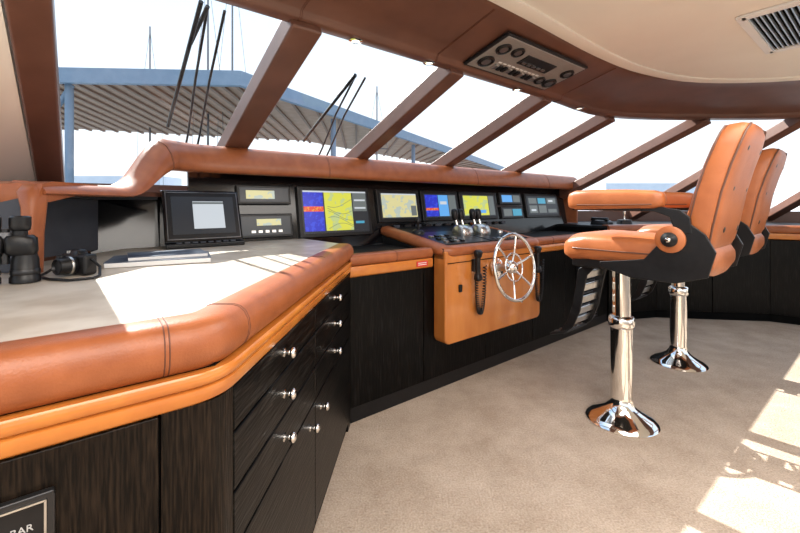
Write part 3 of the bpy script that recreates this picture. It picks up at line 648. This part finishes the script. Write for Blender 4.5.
sweep('fascia_beam', [tuple(p.xy) for p in fpth], [(-0.1,5.75),(0.12,5.75),(0.12,6.30),(-0.1,6.30)], BLUE, g, smooth=False)
for s0 in (0,1):
    for j in range(26):
        w = (j+0.5)/26; a = fpth[s0].lerp(fpth[s0+1], w); b = bpth[s0].lerp(bpth[s0+1], w)
        d = b-a; c = (a+b)/2; box('soffit_rib', (c.x,c.y,5.90), (d.length,0.12,0.10), ROOFR, g, (0,0,math.atan2(d.y,d.x)))
for x, y in ((-12.4,15),(-3.5,21),(1,30)):
    cyl('column', (x,y,-3), (x,y,5.8), 0.14, BLUE, g)
for x in (-17,-14.5): cyl('brace', (x,15,2.5), (x+2.2,15,5.8), 0.1, BLUE, g)
for x, y, h in ((-9.6,20,13),(-8.8,21,15),(-15.0,24,12),(-1.5,26,9)):
    g = group('sailboat_mast')
    cyl('mast', (x,y,-3), (x,y,h), 0.07, MSTEEL, g, 0.04, 12)
    cyl('spreader', (x-0.7,y,h*0.55), (x+0.7,y,h*0.55), 0.03, MSTEEL, g, n=8)
    for s_ in (-0.7,0.7): tube('shroud', [(x,y,h-0.2),(x+s_,y,h*0.55),(x+s_*1.3,y,-2)], 0.012, MSTEEL, g, 5)
g = group('waterfront_buildings')
for x, y, w, h in ((-30,42,12,4.2),(-14,46,10,3.6),(2,60,12,4.5),(20,75,16,4),(44,70,18,5),(64,60,12,4)):
    box('building', (x,y,(h-3)/2), (w,4,h+3), CONC, g)
    for j in range(int(w)): box('window_strip', (x-w/2+0.5+j,y-2.02,h/2-0.2), (0.6,0.05,0.9), WINB, g)
box('sea', (0,60,-3.1), (400,300,0.1), WATER)
prism('foredeck', [(-2.5,5.0),(0.5,6.6),(2.5,7.2),(5,7.0),(7.5,5.8),(9,7),(4,13),(-3,10)], 0.75, 0.85, DECK)

# ================================================================ LIGHT
w = bpy.data.worlds.new('sky'); SC.world = w; w.use_nodes = True; n = w.node_tree.nodes; l = w.node_tree.links
bg = n['Background']; tc = n.new('ShaderNodeTexCoord'); sp = n.new('ShaderNodeSeparateXYZ'); cr = n.new('ShaderNodeValToRGB')
cr.color_ramp.elements[0].position = 0.0; cr.color_ramp.elements[0].color = (0.93,0.97,1.0,1)
e = cr.color_ramp.elements.new(0.2); e.color = (0.78,0.89,1.0,1)
cr.color_ramp.elements[1].position = 0.8; cr.color_ramp.elements[1].color = (0.45,0.65,0.94,1)
l.new(tc.outputs['Generated'], sp.inputs[0]); l.new(sp.outputs['Z'], cr.inputs['Fac']); l.new(cr.outputs['Color'], bg.inputs['Color']); bg.inputs['Strength'].default_value = 1.1
sund = (U*0.095 - N*0.775 + Vector((0,0,-0.625))).normalized()
s = bpy.data.lights.new('sun','SUN'); s.energy = 9.5; s.angle = 0.006; s.color = (1,0.95,0.87); so = bpy.data.objects.new('sun', s); COL.objects.link(so)
so.rotation_euler = sund.to_track_quat('-Z','Y').to_euler()
def area(name, loc, size, en, rot=(0,0,0), col=(1,0.95,0.89)):
    a = bpy.data.lights.new(name,'AREA'); a.shape='RECTANGLE'; a.size=size[0]; a.size_y=size[1]; a.energy=en; a.color=col
    o = bpy.data.objects.new(name,a); COL.objects.link(o); o.location=loc; o.rotation_euler=rot; return o
area('fill_light_aft', (0.6,-0.6,2.22), (2.5,1.5), 62)  # added fill light behind the camera, no real fitting there
area('fill_light_mid', (1.5,1.2,2.22), (1.6,1.2), 28)  # second added fill, brightens the cabin; not a lamp of the bridge

cam = bpy.data.cameras.new('camera'); co = bpy.data.objects.new('camera', cam); COL.objects.link(co)
cam.sensor_width = 36; cam.lens = 18; cam.shift_y = -0.077; cam.clip_start = 0.02; cam.clip_end = 1000
co.location = (0,0,H); co.rotation_euler = (math.pi/2,0,0); SC.camera = co
try:
    SC.view_settings.view_transform = 'Standard'; SC.view_settings.look = 'None'; SC.view_settings.exposure = 0.52
except Exception as ex_: print(ex_)
